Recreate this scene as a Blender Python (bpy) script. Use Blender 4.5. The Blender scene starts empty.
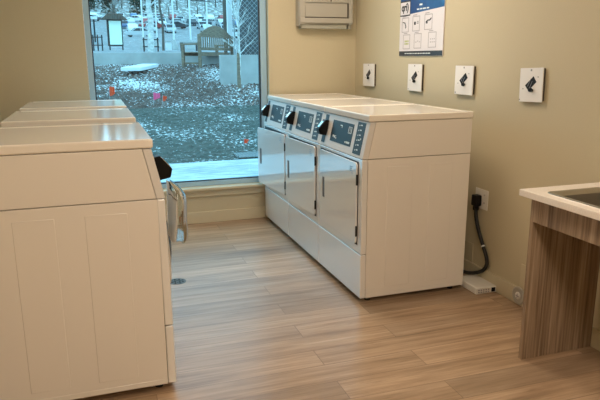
import bpy, bmesh, math, random
from mathutils import Vector, Matrix
random.seed(7)
S = bpy.context.scene
COL = S.collection
PI = math.pi

# ------------------------------------------------------------------ camera
cam_data = bpy.data.cameras.new('camera')
cam = bpy.data.objects.new('camera', cam_data)
COL.objects.link(cam)
S.camera = cam
cam_data.sensor_width = 36
cam_data.lens = 36 * 605.763 / 600
cam_data.clip_end = 1000
cr = Vector((0.94719, -0.320639, -0.0046226)).normalized()
cu = Vector((0.077549, 0.21505, 0.973519)).normalized()
cf = Vector((0.311154, 0.922466, -0.228559)).normalized()
cam.matrix_world = Matrix(((cr.x, cu.x, -cf.x, -1.379276), (cr.y, cu.y, -cf.y, -3.011825),
                           (cr.z, cu.z, -cf.z, 1.395899), (0, 0, 0, 1)))

# ------------------------------------------------------------------ light and exposure
S.view_settings.view_transform = 'Standard'
S.view_settings.look = 'None'
S.view_settings.exposure = 0.74
S.view_settings.gamma = 1
world = bpy.data.worlds.new('overcast_sky')
S.world = world
world.use_nodes = True
bgn = world.node_tree.nodes['Background']
bgn.inputs[0].default_value = (0.72, 0.88, 1.0, 1)
bgn.inputs[1].default_value = 2.1
LAMP = (1.0, 0.82, 0.64)
LAMP_POWER = 8.0
LAMP_SPOTS = [(-0.05, 0.75), (-0.6, -2.1), (-0.6, -4.0)]


# ------------------------------------------------------------------ materials
def principled(name, color, rough=0.5, metal=0.0, ior=1.5, coat=0.0, emit=None, coat_ior=1.5):
    m = bpy.data.materials.new(name)
    m.use_nodes = True
    b = m.node_tree.nodes['Principled BSDF']
    b.inputs['Base Color'].default_value = (*color, 1)
    b.inputs['Roughness'].default_value = rough
    b.inputs['Metallic'].default_value = metal
    b.inputs['IOR'].default_value = ior
    b.inputs['Coat Weight'].default_value = coat
    b.inputs['Coat Roughness'].default_value = 0.05
    b.inputs['Coat IOR'].default_value = coat_ior
    if emit:
        b.inputs['Emission Color'].default_value = (*emit[0], 1)
        b.inputs['Emission Strength'].default_value = emit[1]
    return m


def ramp(nt, fac, stops):
    r = nt.nodes.new('ShaderNodeValToRGB')
    e = r.color_ramp.elements
    e[0].position, e[0].color = stops[0][0], (*stops[0][1], 1)
    e[1].position, e[1].color = stops[-1][0], (*stops[-1][1], 1)
    for p, c in stops[1:-1]:
        n = e.new(p)
        n.color = (*c, 1)
    nt.links.new(fac, r.inputs[0])
    return r.outputs[0]


def noise(nt, scale, mapscale=(1, 1, 1), detail=4, rough=0.5, w=None, obj=False):
    if obj:
        src = nt.nodes.new('ShaderNodeTexCoord').outputs['Object']
    else:
        src = nt.nodes.new('ShaderNodeNewGeometry').outputs['Position']
    mp = nt.nodes.new('ShaderNodeMapping')
    mp.inputs['Scale'].default_value = mapscale
    nt.links.new(src, mp.inputs[0])
    n = nt.nodes.new('ShaderNodeTexNoise')
    n.inputs['Scale'].default_value = scale
    n.inputs['Detail'].default_value = detail
    n.inputs['Roughness'].default_value = rough
    nt.links.new(mp.outputs[0], n.inputs['Vector'])
    if w is not None:
        n.noise_dimensions = '4D'
        nt.links.new(w, n.inputs['W'])
    return n.outputs[0]


def mixc(nt, fac, a, b, mode='MIX'):
    m = nt.nodes.new('ShaderNodeMix')
    m.data_type = 'RGBA'
    m.blend_type = mode
    for sock, v in ((0, fac), (6, a), (7, b)):
        if isinstance(v, (int, float)):
            m.inputs[sock].default_value = v
        elif isinstance(v, tuple):
            m.inputs[sock].default_value = (*v, 1)
        else:
            nt.links.new(v, m.inputs[sock])
    return m.outputs[2]


def noisy(name, stops, scale, mapscale=(1, 1, 1), rough=0.8, detail=5, bump=0.0, obj=False, nrough=0.5, **k):
    m = principled(name, (1, 1, 1), rough, **k)
    nt = m.node_tree
    b = nt.nodes['Principled BSDF']
    n = noise(nt, scale, mapscale, detail, nrough, obj=obj)
    nt.links.new(ramp(nt, n, stops), b.inputs['Base Color'])
    if bump:
        bp = nt.nodes.new('ShaderNodeBump')
        bp.inputs['Strength'].default_value = bump
        bp.inputs['Distance'].default_value = 0.01
        nt.links.new(n, bp.inputs['Height'])
        nt.links.new(bp.outputs[0], b.inputs['Normal'])
    return m


def make_floor_material():
    m = principled('oak_vinyl_plank', (1, 1, 1), 0.34, ior=1.5)
    nt = m.node_tree
    b = nt.nodes['Principled BSDF']
    pos = nt.nodes.new('ShaderNodeNewGeometry').outputs['Position']
    br = nt.nodes.new('ShaderNodeTexBrick')
    br.offset = 0.37
    br.offset_frequency = 2
    br.inputs['Scale'].default_value = 1.0
    br.inputs['Brick Width'].default_value = 1.22
    br.inputs['Row Height'].default_value = 0.152
    br.inputs['Mortar Size'].default_value = 0.0018
    br.inputs['Mortar Smooth'].default_value = 0.3
    br.inputs['Color1'].default_value = (0, 0, 0, 1)
    br.inputs['Color2'].default_value = (1, 1, 1, 1)
    br.inputs['Mortar'].default_value = (0.5, 0.5, 0.5, 1)
    nt.links.new(pos, br.inputs['Vector'])
    w = nt.nodes.new('ShaderNodeMath')
    w.operation = 'MULTIPLY'
    w.inputs[1].default_value = 9.0
    nt.links.new(br.outputs[0], w.inputs[0])
    fine = noise(nt, 1.0, (3.0, 70, 1), 8, 0.75, w.outputs[0])
    broad = noise(nt, 1.0, (0.9, 17, 1), 5, 0.6, w.outputs[0])
    c1 = ramp(nt, broad, [(0.28, (0.20, 0.135, 0.088)), (0.44, (0.39, 0.275, 0.18)), (0.58, (0.48, 0.35, 0.24)), (0.72, (0.56, 0.44, 0.33))])
    c2 = ramp(nt, fine, [(0.30, (0.55, 0.50, 0.45)), (0.5, (0.92, 0.9, 0.88)), (0.7, (1.22, 1.22, 1.22))])
    mid = noise(nt, 1.0, (2.2, 24, 1), 6, 0.7, w.outputs[0])
    c3 = ramp(nt, mid, [(0.27, (0.50, 0.44, 0.38)), (0.40, (0.93, 0.92, 0.91)), (0.7, (1.08, 1.08, 1.08))])
    c1 = mixc(nt, 1.0, c1, c3, 'MULTIPLY')
    c = mixc(nt, 0.85, c1, c2, 'MULTIPLY')
    plank = ramp(nt, br.outputs[0], [(0, (0.78, 0.77, 0.76)), (1, (1.14, 1.12, 1.10))])
    c = mixc(nt, 1.0, c, plank, 'MULTIPLY')
    seam = ramp(nt, br.outputs[1], [(0, (1, 1, 1)), (1, (0.55, 0.52, 0.5))])
    c = mixc(nt, 1.0, c, seam, 'MULTIPLY')
    nt.links.new(c, b.inputs['Base Color'])
    rr = nt.nodes.new('ShaderNodeMapRange')
    rr.inputs[3].default_value = 0.20
    rr.inputs[4].default_value = 0.42
    nt.links.new(fine, rr.inputs[0])
    nt.links.new(rr.outputs[0], b.inputs['Roughness'])
    bp = nt.nodes.new('ShaderNodeBump')
    bp.inputs['Strength'].default_value = 0.12
    bp.inputs['Distance'].default_value = 0.002
    nt.links.new(fine, bp.inputs['Height'])
    nt.links.new(bp.outputs[0], b.inputs['Normal'])
    return m


def make_laminate(name, mapscale):
    m = principled(name, (1, 1, 1), 0.45)
    nt = m.node_tree
    b = nt.nodes['Principled BSDF']
    n1 = noise(nt, 1.0, mapscale, 7, 0.6)
    n2 = noise(nt, 1.0, tuple(v * 0.25 for v in mapscale), 3, 0.5)
    c1 = ramp(nt, n1, [(0.3, (0.15, 0.10, 0.065)), (0.48, (0.30, 0.215, 0.145)), (0.6, (0.38, 0.285, 0.20)), (0.75, (0.46, 0.355, 0.26))])
    c2 = ramp(nt, n2, [(0.35, (0.78, 0.75, 0.72)), (0.65, (1.1, 1.1, 1.1))])
    nt.links.new(mixc(nt, 1.0, c1, c2, 'MULTIPLY'), b.inputs['Base Color'])
    return m


def make_snowy(name, ground, sp_scale, snow_lo, snow_hi, mapscale=(1, 1, 1)):
    m = principled(name, (1, 1, 1), 0.9)
    nt = m.node_tree
    b = nt.nodes['Principled BSDF']
    g = ramp(nt, noise(nt, 9, (1, 1, 1), 6, 0.7), ground)
    s1 = noise(nt, sp_scale, mapscale, 4, 0.7)
    s2 = noise(nt, 0.9, (1, 1, 1), 3)
    ad = nt.nodes.new('ShaderNodeMath')
    ad.operation = 'MULTIPLY_ADD'
    ad.inputs[1].default_value = 0.45
    nt.links.new(s2, ad.inputs[0])
    nt.links.new(s1, ad.inputs[2])
    f = ramp(nt, ad.outputs[0], [(snow_lo, (0, 0, 0)), (snow_hi, (1, 1, 1))])
    nt.links.new(mixc(nt, f, g, (0.70, 0.72, 0.74)), b.inputs['Base Color'])
    return m


def make_glass(name, tint, f0=1.45):
    m = bpy.data.materials.new(name)
    m.use_nodes = True
    nt = m.node_tree
    nt.nodes.clear()
    out = nt.nodes.new('ShaderNodeOutputMaterial')
    tr = nt.nodes.new('ShaderNodeBsdfTransparent')
    tr.inputs[0].default_value = (*tint, 1)
    gl = nt.nodes.new('ShaderNodeBsdfGlossy')
    gl.inputs['Roughness'].default_value = 0.02
    fr = nt.nodes.new('ShaderNodeFresnel')
    fr.inputs[0].default_value = f0
    mx = nt.nodes.new('ShaderNodeMixShader')
    nt.links.new(fr.outputs[0], mx.inputs[0])
    nt.links.new(tr.outputs[0], mx.inputs[1])
    nt.links.new(gl.outputs[0], mx.inputs[2])
    nt.links.new(mx.outputs[0], out.inputs[0])
    return m


M = {}
M['wall'] = noisy('tan_wall_paint', [(0.3, (0.535, 0.475, 0.325)), (0.7, (0.565, 0.50, 0.35))], 260, rough=0.6, bump=0.04)
M['ceiling'] = principled('ceiling_paint', (0.8, 0.78, 0.72), 0.8)
M['trim'] = principled('tan_trim_paint', (0.60, 0.535, 0.38), 0.4)
M['floor'] = make_floor_material()
M['enamel'] = principled('white_enamel', (0.80, 0.765, 0.72), 0.22, ior=1.55, coat=0.3)  # warm room light on the white sides is put into this tone
M['enamel_front'] = principled('white_enamel_front', (0.84, 0.85, 0.86), 0.12, ior=1.6, coat=1.0, coat_ior=2.1)  # same enamel as the sides, with cool window light put into its colour
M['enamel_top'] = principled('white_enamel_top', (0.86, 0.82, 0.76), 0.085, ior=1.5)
M['console'] = principled('pale_console_plastic', (0.72, 0.71, 0.70), 0.35)
M['strip'] = principled('blue_grey_strip', (0.05, 0.085, 0.115), 0.4, ior=1.3)
M['display'] = principled('dark_display', (0.025, 0.042, 0.055), 0.35, ior=1.3)
M['black'] = principled('black_plastic', (0.004, 0.004, 0.005), 0.45, ior=1.3)
M['rubber'] = principled('black_rubber', (0.012, 0.012, 0.012), 0.6)
M['print'] = principled('white_print', (0.75, 0.8, 0.82), 0.5)
M['bluemark'] = principled('blue_grey_print', (0.25, 0.36, 0.5), 0.5)
M['greymetal'] = principled('grey_metal', (0.25, 0.25, 0.25), 0.35, 0.9)
M['recess'] = principled('handle_grey', (0.13, 0.14, 0.15), 0.5)
M['steel'] = principled('stainless_steel', (0.50, 0.47, 0.42), 0.3, 1.0)
M['chrome'] = principled('chrome', (0.8, 0.8, 0.8), 0.1, 1.0)
M['white'] = principled('white_plastic', (0.78, 0.76, 0.72), 0.4)
M['plate'] = principled('white_plate', (0.80, 0.79, 0.78), 0.45)
M['counter'] = noisy('pale_counter', [(0.35, (0.82, 0.76, 0.70)), (0.65, (0.88, 0.82, 0.77))], 180, rough=0.3)
M['lam'] = make_laminate('wood_laminate', (80, 80, 2.2))
M['frame'] = principled('window_aluminium', (0.36, 0.56, 0.72), 0.35)  # blue of the daylight reflected in the frame is put into its colour
M['gasket'] = principled('window_gasket', (0.02, 0.03, 0.04), 0.6)
M['glass'] = make_glass('window_glass', (0.33, 0.65, 0.76), 1.45)
M['clear'] = make_glass('clear_plastic', (0.84, 0.90, 0.93), 1.5)
M['lampface'] = principled('lit_diffuser', (0.9, 0.9, 0.9), 0.5, emit=(LAMP, LAMP_POWER))
M['unit'] = principled('grey_beige_metal', (0.42, 0.40, 0.35), 0.4)
M['unit_dark'] = principled('unit_groove', (0.06, 0.05, 0.04), 0.6)
M['unit_under'] = principled('unit_underside', (0.42, 0.42, 0.36), 0.5)
M['paper'] = principled('poster_paper', (0.74, 0.71, 0.74), 0.35)
M['pblue'] = noisy('poster_blue', [(0.35, (0.01, 0.06, 0.22)), (0.65, (0.015, 0.14, 0.38))], 6, rough=0.35)
M['pblack'] = principled('poster_black', (0.02, 0.022, 0.03), 0.4)
M['pgrey'] = principled('poster_outline', (0.33, 0.31, 0.34), 0.5)
M['pgreen'] = principled('poster_green', (0.42, 0.45, 0.15), 0.5)
M['drain'] = principled('drain_metal', (0.10, 0.11, 0.11), 0.5, 0.2)
M['dark'] = principled('dark_void', (0.01, 0.01, 0.01), 0.8)
# outdoors
M['walk'] = make_snowy('snow_dusted_walkway', [(0.3, (0.24, 0.28, 0.31)), (0.7, (0.36, 0.39, 0.41))], 4, 0.62, 0.9, (0.6, 6, 1))
M['lawn'] = make_snowy('snow_flecked_lawn', [(0.3, (0.03, 0.036, 0.03)), (0.7, (0.09, 0.10, 0.085))], 18, 0.80, 0.92, (1, 1, 1))
M['mulch'] = make_snowy('snow_flecked_mulch', [(0.3, (0.03, 0.02, 0.018)), (0.7, (0.15, 0.10, 0.08))], 19, 0.76, 0.86)
M['plaza'] = make_snowy('plaza_paving', [(0.3, (0.18, 0.18, 0.19)), (0.7, (0.26, 0.26, 0.27))], 1.5, 0.80, 0.98)
M['hill'] = make_snowy('brushy_hill', [(0.3, (0.12, 0.11, 0.10)), (0.7, (0.34, 0.31, 0.28))], 0.9, 0.72, 0.9)
M['concrete'] = noisy('concrete', [(0.3, (0.34, 0.34, 0.33)), (0.7, (0.46, 0.46, 0.45))], 3, rough=0.85)
M['bark_dark'] = noisy('dark_bark', [(0.3, (0.05, 0.042, 0.035)), (0.7, (0.14, 0.12, 0.1))], 12, (1, 1, 0.3))
M['bark_pale'] = noisy('pale_bark', [(0.35, (0.4, 0.4, 0.38)), (0.65, (0.72, 0.72, 0.7))], 6, (1, 1, 2))
M['twig'] = principled('grey_twigs', (0.30, 0.27, 0.25), 0.9)
M['needle'] = principled('dark_needles', (0.035, 0.055, 0.035), 0.9)
M['pole'] = principled('white_painted_pole', (0.7, 0.71, 0.72), 0.4)
M['benchwood'] = noisy('weathered_bench_wood', [(0.3, (0.14, 0.10, 0.07)), (0.7, (0.28, 0.21, 0.15))], 8, (1, 1, 4), obj=True)
M['blackmetal'] = principled('black_painted_metal', (0.02, 0.02, 0.022), 0.5)
M['snow'] = principled('snow', (0.70, 0.72, 0.74), 0.8)
M['screen'] = principled('dark_privacy_screen', (0.07, 0.08, 0.09), 0.8)
M['wire'] = principled('galvanised_wire', (0.38, 0.40, 0.41), 0.5, 0.2)
M['orange'] = principled('orange_flag', (0.95, 0.16, 0.06), 0.7)
M['pink'] = principled('pink_flag', (0.95, 0.22, 0.42), 0.7)
M['teal'] = principled('green_box_plastic', (0.05, 0.30, 0.20), 0.6)
M['signface'] = principled('pale_sign_face', (0.80, 0.92, 0.78), 0.4)
M['tyre'] = principled('tyre', (0.02, 0.02, 0.02), 0.8)
M['carglass'] = principled('car_glass', (0.03, 0.04, 0.05), 0.1)
CARCOL = {'silver': (0.50, 0.52, 0.54), 'white': (0.78, 0.8, 0.82), 'dark': (0.05, 0.055, 0.065), 'blue': (0.08, 0.16, 0.3), 'red': (0.35, 0.05, 0.05)}
for k, c in CARCOL.items():
    M['car_' + k] = principled('car_paint_' + k, c, 0.3, 0.2)


# ------------------------------------------------------------------ geometry helpers
class B:
    """collects shapes in one bmesh; o() links them as one object"""
    def __init__(s):
        s.bm = bmesh.new()

    def _merge(s, t, mat=None):
        me = bpy.data.meshes.new('t')
        if mat is not None:
            t.transform(mat)
        t.to_mesh(me)
        t.free()
        s.bm.from_mesh(me)
        bpy.data.meshes.remove(me)

    def box(s, x0, y0, z0, x1, y1, z1, bev=0.0, seg=2, mat=None):
        t = bmesh.new()
        bmesh.ops.create_cube(t, size=1)
        for v in t.verts:
            v.co = Vector(((x0 + x1) / 2 + v.co.x * (x1 - x0), (y0 + y1) / 2 + v.co.y * (y1 - y0), (z0 + z1) / 2 + v.co.z * (z1 - z0)))
        if bev:
            bmesh.ops.bevel(t, geom=t.edges[:], offset=bev, segments=seg, affect='EDGES', profile=0.5)
        s._merge(t, mat)
        return s

    def poly(s, pts, vec, bev=0.0, seg=2, mat=None):
        t = bmesh.new()
        vec = Vector(vec)
        a = [t.verts.new(p) for p in pts]
        b = [t.verts.new(Vector(p) + vec) for p in pts]
        n = len(a)
        t.faces.new(a)
        t.faces.new(b[::-1])
        for i in range(n):
            t.faces.new((a[i], b[i], b[(i + 1) % n], a[(i + 1) % n]))
        bmesh.ops.recalc_face_normals(t, faces=t.faces[:])
        if bev:
            bmesh.ops.bevel(t, geom=t.edges[:], offset=bev, segments=seg, affect='EDGES', profile=0.5)
        s._merge(t, mat)
        return s

    def tube(s, pts, r, n=10, cap=True):
        pts = [Vector(p) for p in pts]
        rs = r if isinstance(r, (list, tuple)) else [r] * len(pts)
        t = bmesh.new()
        rings = []
        nrm = None
        for i, p in enumerate(pts):
            d = (pts[min(i + 1, len(pts) - 1)] - pts[max(i - 1, 0)])
            if d.length < 1e-9:
                d = Vector((0, 0, 1))
            d.normalize()
            if nrm is None:
                nrm = d.orthogonal().normalized()
            nrm = (nrm - d * nrm.dot(d))
            if nrm.length < 1e-6:
                nrm = d.orthogonal()
            nrm.normalize()
            bi = d.cross(nrm)
            rings.append([t.verts.new(p + (nrm * math.cos(a) + bi * math.sin(a)) * rs[i]) for a in [2 * PI * k / n for k in range(n)]])
        for i in range(len(rings) - 1):
            for k in range(n):
                t.faces.new((rings[i][k], rings[i][(k + 1) % n], rings[i + 1][(k + 1) % n], rings[i + 1][k]))
        if cap:
            t.faces.new(rings[0][::-1])
            t.faces.new(rings[-1])
        s._merge(t)
        return s

    def lathe(s, prof, n=32, mat=None):
        """prof: (radius, height) pairs about the z axis"""
        t = bmesh.new()
        rings = []
        for r, z in prof:
            rings.append([t.verts.new((max(r, 1e-5) * math.cos(2 * PI * k / n), max(r, 1e-5) * math.sin(2 * PI * k / n), z)) for k in range(n)])
        for i in range(len(rings) - 1):
            for k in range(n):
                t.faces.new((rings[i][k], rings[i][(k + 1) % n], rings[i + 1][(k + 1) % n], rings[i + 1][k]))
        t.faces.new(rings[0][::-1])
        t.faces.new(rings[-1])
        bmesh.ops.recalc_face_normals(t, faces=t.faces[:])
        s._merge(t, mat)
        return s

    def o(s, name, mat, parent=None, smooth=True):
        me = bpy.data.meshes.new(name)
        s.bm.to_mesh(me)
        s.bm.free()
        me.materials.append(mat)
        ob = bpy.data.objects.new(name, me)
        COL.objects.link(ob)
        if parent:
            ob.parent = parent
        if smooth:
            for p in me.polygons:
                p.use_smooth = True
            md = me.attributes.get('sharp_edge') or me.attributes.new('sharp_edge', 'BOOLEAN', 'EDGE')
            bm = bmesh.new()
            bm.from_mesh(me)
            for e in bm.edges:
                sharp = len(e.link_faces) != 2 or e.calc_face_angle(0) > math.radians(38)
                md.data[e.index].value = sharp
            bm.free()
            wn = ob.modifiers.new('weighted_normal', 'WEIGHTED_NORMAL')
            wn.keep_sharp = True
            wn.weight = 100
        return ob


def tag(o, label, cat, group=None, kind=None):
    if label:
        o['label'] = label
    if cat:
        o['category'] = cat
    if group:
        o['group'] = group
    if kind:
        o['kind'] = kind
    return o


def thing(name, label, cat, loc=(0, 0, 0), rz=0.0, group=None):
    o = bpy.data.objects.new(name, None)
    o.empty_display_size = 0.1
    COL.objects.link(o)
    o.location = loc
    o.rotation_euler = (0, 0, rz)
    return tag(o, label, cat, group)


def struct(o, label=None):
    o['kind'] = 'structure'
    if label:
        o['label'] = label
    return o


def copy_tree(o, parent=None):
    c = o.copy()
    COL.objects.link(c)
    if parent:
        c.parent = parent
    for ch in list(o.children):
        copy_tree(ch, c)
    return c


def text_part(name, body, size, mat, parent, loc, xdir, ydir, depth=0.0006):
    cu_ = bpy.data.curves.new('lettering', 'FONT')
    cu_.body = body
    cu_.size = size
    cu_.extrude = depth
    cu_.offset = size * 0.03
    cu_.align_x = 'CENTER'
    cu_.align_y = 'CENTER'
    tmp = bpy.data.objects.new('tmp_text', cu_)
    COL.objects.link(tmp)
    bpy.context.view_layer.update()
    dg = bpy.context.evaluated_depsgraph_get()
    me = bpy.data.meshes.new_from_object(tmp.evaluated_get(dg))
    bpy.data.objects.remove(tmp)
    x = Vector(xdir).normalized()
    y = Vector(ydir).normalized()
    z = x.cross(y)
    me.transform(Matrix(((x.x, y.x, z.x, loc[0]), (x.y, y.y, z.y, loc[1]), (x.z, y.z, z.z, loc[2]), (0, 0, 0, 1))))
    me.materials.clear()
    me.materials.append(mat)
    o = bpy.data.objects.new(name, me)
    COL.objects.link(o)
    o.parent = parent
    return o


# ------------------------------------------------------------------ the room
XL, XR, YB, YW, H = -2.05, 0.870, -5.0, 2.09, 2.6
WX0, WX1, WZ0, WZ1 = -1.40, 0.066, 0.29, 2.38      # window opening
struct(B().box(XL - .15, YB - .15, -0.1, XR + .15, YW + .2, 0).o('floor', M['floor'], smooth=False), 'wood-look plank floor')
struct(B().box(XL - .15, YB - .15, H, XR + .15, YW + .2, H + .1).o('ceiling', M['ceiling'], smooth=False))
struct(B().box(XR, YB - .15, 0, XR + .15, YW + .2, H).o('wall_right', M['wall'], smooth=False))
struct(B().box(XL - .15, YB - .15, 0, XL, YW + .2, H).o('wall_left', M['wall'], smooth=False))
struct(B().box(XL, YB - .15, 0, XR, YB, H).o('wall_back', M['wall'], smooth=False))
wb = B()
wb.box(XL, YW, 0, WX0, YW + .2, H)
wb.box(WX1, YW, 0, XR, YW + .2, H)
wb.box(WX0, YW, 0, WX1, YW + .2, WZ0)
wb.box(WX0, YW, WZ1, WX1, YW + .2, H)
struct(wb.o('wall_front', M['wall'], smooth=False))
bh, bt = 0.10, 0.013
struct(B().box(XL, YW - bt, 0, XR - bt, YW, bh, 0.003).o('baseboard_front', M['trim']))
struct(B().box(XR - bt, YB, 0, XR, YW, bh, 0.003).o('baseboard_right', M['trim']))
struct(B().box(XL, YB, 0, XL + bt, YW - bt, bh, 0.003).o('baseboard_left', M['trim']))
# window sill with its nosing and apron
struct(B().box(WX0 - .02, YW - .04, WZ0, WX1 + .02, YW + .07, 0.314, 0.006, 3).o('trim_1', M['trim']), 'painted window sill')
struct(B().box(WX0 - .02, YW - .014, 0.235, WX1 + .02, YW, WZ0, 0.002).o('trim_2', M['trim']), 'painted apron under the window sill')

wr = thing('window_1', None, None, (0, 0, 0))
struct(wr, 'large picture window with pale aluminium frame')
fy0, fy1 = YW + .055, YW + .13
fz0, fz1 = 0.3145, WZ1 - .002
fx0, fx1 = WX0 + .002, WX1 - .002
fw = 0.042
f = B()
f.box(fx0, fy0, fz0, fx0 + fw, fy1, fz1, 0.003)
f.box(fx1 - fw - .012, fy0, fz0, fx1, fy1, fz1, 0.003)
f.box(fx0 + fw, fy0, fz0, fx1 - fw - .012, fy1, fz0 + .04, 0.003)
f.box(fx0 + fw, fy0, fz1 - fw, fx1 - fw - .012, fy1, fz1, 0.003)
f.o('window_frame', M['frame'], wr)
g = B()
gx0, gx1, gz0, gz1 = fx0 + fw, fx1 - fw - .012, fz0 + .04, fz1 - fw
g.box(gx0, fy0 + .01, gz0, gx0 + .009, fy0 + .04, gz1)
g.box(gx1 - .011, fy0 + .01, gz0, gx1, fy0 + .04, gz1)
g.box(gx0 + .009, fy0 + .01, gz0, gx1 - .011, fy0 + .04, gz0 + .008)
g.box(gx0 + .009, fy0 + .01, gz1 - .009, gx1 - .011, fy0 + .04, gz1)
g.o('gasket', M['gasket'], wr, smooth=False)
pane = B()
pane.bm.faces.new([pane.bm.verts.new(p) for p in ((gx0 + .009, fy0 + .025, gz0 + .008), (gx1 - .011, fy0 + .025, gz0 + .008), (gx1 - .011, fy0 + .025, gz1 - .009), (gx0 + .009, fy0 + .025, gz1 - .009))])
pane.o('glass_pane', M['glass'], wr, smooth=False)

# ceiling lights (above the frame)
for i, (x, y) in enumerate(LAMP_SPOTS):
    t = thing('ceiling_light', 'flat white ceiling light panel above the room', 'ceiling light', (x, y, H), 0, 'ceiling light panels')
    B().box(-.33, -.63, -.03, .33, .63, -.0005, 0.004).o('housing', M['white'], t)
    B().box(-.3, -.6, -.036, .3, .6, -.0305).o('diffuser', M['lampface'], t, smooth=False)

# ------------------------------------------------------------------ washers and dryers
W = 0.678
D = 0.693
S_LEN = math.hypot(0.044, 0.202)


def con_pt(y, s, out, base=0.0):
    """a point on the slanted console face: s metres up the slope, out metres off it"""
    ux, uz = 0.044 / S_LEN, 0.202 / S_LEN
    return Vector((base + ux * s - uz * out, y, 0.848 + uz * s + ux * out))


def con_slab(b, y0, y1, s0, s1, o0, o1, base=0.0, bev=0.0):
    pts = [con_pt(y0, s0, o0, base), con_pt(y1, s0, o0, base), con_pt(y1, s1, o0, base), con_pt(y0, s1, o0, base)]
    vec = con_pt(0, 0, o1, base) - con_pt(0, 0, o0, base)
    b.poly(pts, vec, bev)
    return b


def common_body(t, base):
    # carcass: lower box with embossed stiffening panels, upper box behind the slanted console
    b = B()
    b.box(.035, 0, .028, D, W, .8455, .004)
    for yy, sg in ((0, -1), (W, 1)):
        for x0, x1 in ((.155, .315), (.425, .575)):
            b.box(x0, yy - .002 if sg < 0 else yy - .003, .085, x1, yy + .003 if sg < 0 else yy + .002, .80, .0019, 1)
    b.poly([(.035 + base, 0, .8485), (D, 0, .8485), (D, 0, 1.051), (.079 + base, 0, 1.051)], (0, W, 0), .003)
    b.o('cabinet', M['enamel'], t)
    b = B()
    b.box(.038, -.001, .030, D - .01, W + .001, .055, .002, 1)
    for x in (.10, .38, .62):
        for yy in (-.0018, W - .0002):
            b.box(x, yy, .03, x + .008, yy + .002, .038)
    b.o('base_rail', M['enamel'], t)
    for x in (.07, D - .06):
        for y in (.05, W - .05):
            B().lathe([(.018, 0), (.018, .012), (.01, .014), (.01, .03)], 16, Matrix.Translation((x, y, 0))).o('foot', M['rubber'], t)
    # top with a raised rim round a slightly sunk middle
    tt = bmesh.new()
    bmesh.ops.create_cube(tt, size=1)
    x0, x1, y0, y1, z0, z1 = .036 + base, D + .006, -.002, W + .002, 1.0525, 1.09
    for v in tt.verts:
        v.co = Vector(((x0 + x1) / 2 + v.co.x * (x1 - x0), (y0 + y1) / 2 + v.co.y * (y1 - y0), (z0 + z1) / 2 + v.co.z * (z1 - z0)))
    bmesh.ops.bevel(tt, geom=tt.edges[:], offset=.008, segments=3, affect='EDGES', profile=0.5)
    top = max(tt.faces, key=lambda f_: f_.calc_center_median().z)
    r = bmesh.ops.inset_region(tt, faces=[top], thickness=.035)
    r2 = bmesh.ops.inset_region(tt, faces=[top], thickness=.006)
    for v in top.verts:
        v.co.z -= .003
    q = B()
    q._merge(tt)
    q.o('top_panel', M['enamel_top'], t)
    # console body
    c = B()
    c.poly([(base, 0, .848), (.034 + base, 0, .848), (.078 + base, 0, 1.05), (.044 + base, 0, 1.05)], (0, W, 0), .003)
    con = c.o('control_console', M['console'], t)
    k = con_slab(B(), .600, .655, .02, .198, 0, .0012, base).o('reader_strip', M['strip'], con, smooth=False)
    k = con_slab(B(), .045, .150, .016, .198, 0, .0012, base).o('keypad', M['strip'], con, smooth=False)
    m_ = B()
    for i in range(6):
        s = .178 - i * .028
        con_slab(m_, .085, .108, s, s + .007, .0012, .0018, base)
        con_slab(m_, .118, .126, s - .003, s + .004, .0012, .0018, base)
    con_slab(m_, .070, .080, .10, .11, .0012, .0018, base)
    m_.o('button_marks', M['print'], k, smooth=False)
    d = con_slab(B(), .195, .515, .045, .176, 0, .0015, base, ).o('display', M['display'], con, smooth=False)
    m_ = B()
    con_slab(m_, .215, .262, .155, .158, .0015, .002, base)       # outlined card symbol, top
    con_slab(m_, .215, .262, .118, .121, .0015, .002, base)
    con_slab(m_, .215, .222, .118, .158, .0015, .002, base)
    con_slab(m_, .236, .240, .118, .158, .0015, .002, base)
    con_slab(m_, .256, .262, .118, .158, .0015, .002, base)
    con_slab(m_, .215, .265, .058, .070, .0015, .002, base)       # small word at the lower right
    con_slab(m_, .270, .285, .058, .068, .0015, .002, base)
    con_slab(m_, .360, .390, .150, .156, .0015, .002, base)       # corner arrow
    con_slab(m_, .360, .366, .138, .156, .0015, .002, base)
    for i in range(3):                                            # striped badge, lower left
        con_slab(m_, .420 + .022 * i, .435 + .022 * i, .066 + .003 * i, .074 + .006 * i, .0015, .002, base)
        con_slab(m_, .425 + .022 * i, .438 + .022 * i, .080, .084, .0015, .002, base)
    m_.o('display_marks', M['print'], d, smooth=False)
    # wedge-shaped card reader standing off the strip
    w_ = B()
    P = [con_pt(.584, .163, .0012, base), con_pt(.582, .163, .026, base), con_pt(.582, .098, .062, base), con_pt(.582, .066, .046, base), con_pt(.582, .066, .0012, base)]
    w_.poly(P, (0, .048, 0), .002)
    rd = w_.o('card_reader', M['black'], con)
    s_ = B()
    a0, a1 = con_pt(.596, .150, .032, base), con_pt(.596, .110, .0546, base)
    nn = (con_pt(0, .163, .0265, base) - con_pt(0, .098, .0625, base)).normalized()
    off = Vector((-nn.z, 0, nn.x)) * .003
    s_.poly([a0, a1, a1 + off, a0 + off], (0, .03, 0))
    s_.o('card_slot', M['chrome'], rd, smooth=False)


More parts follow.
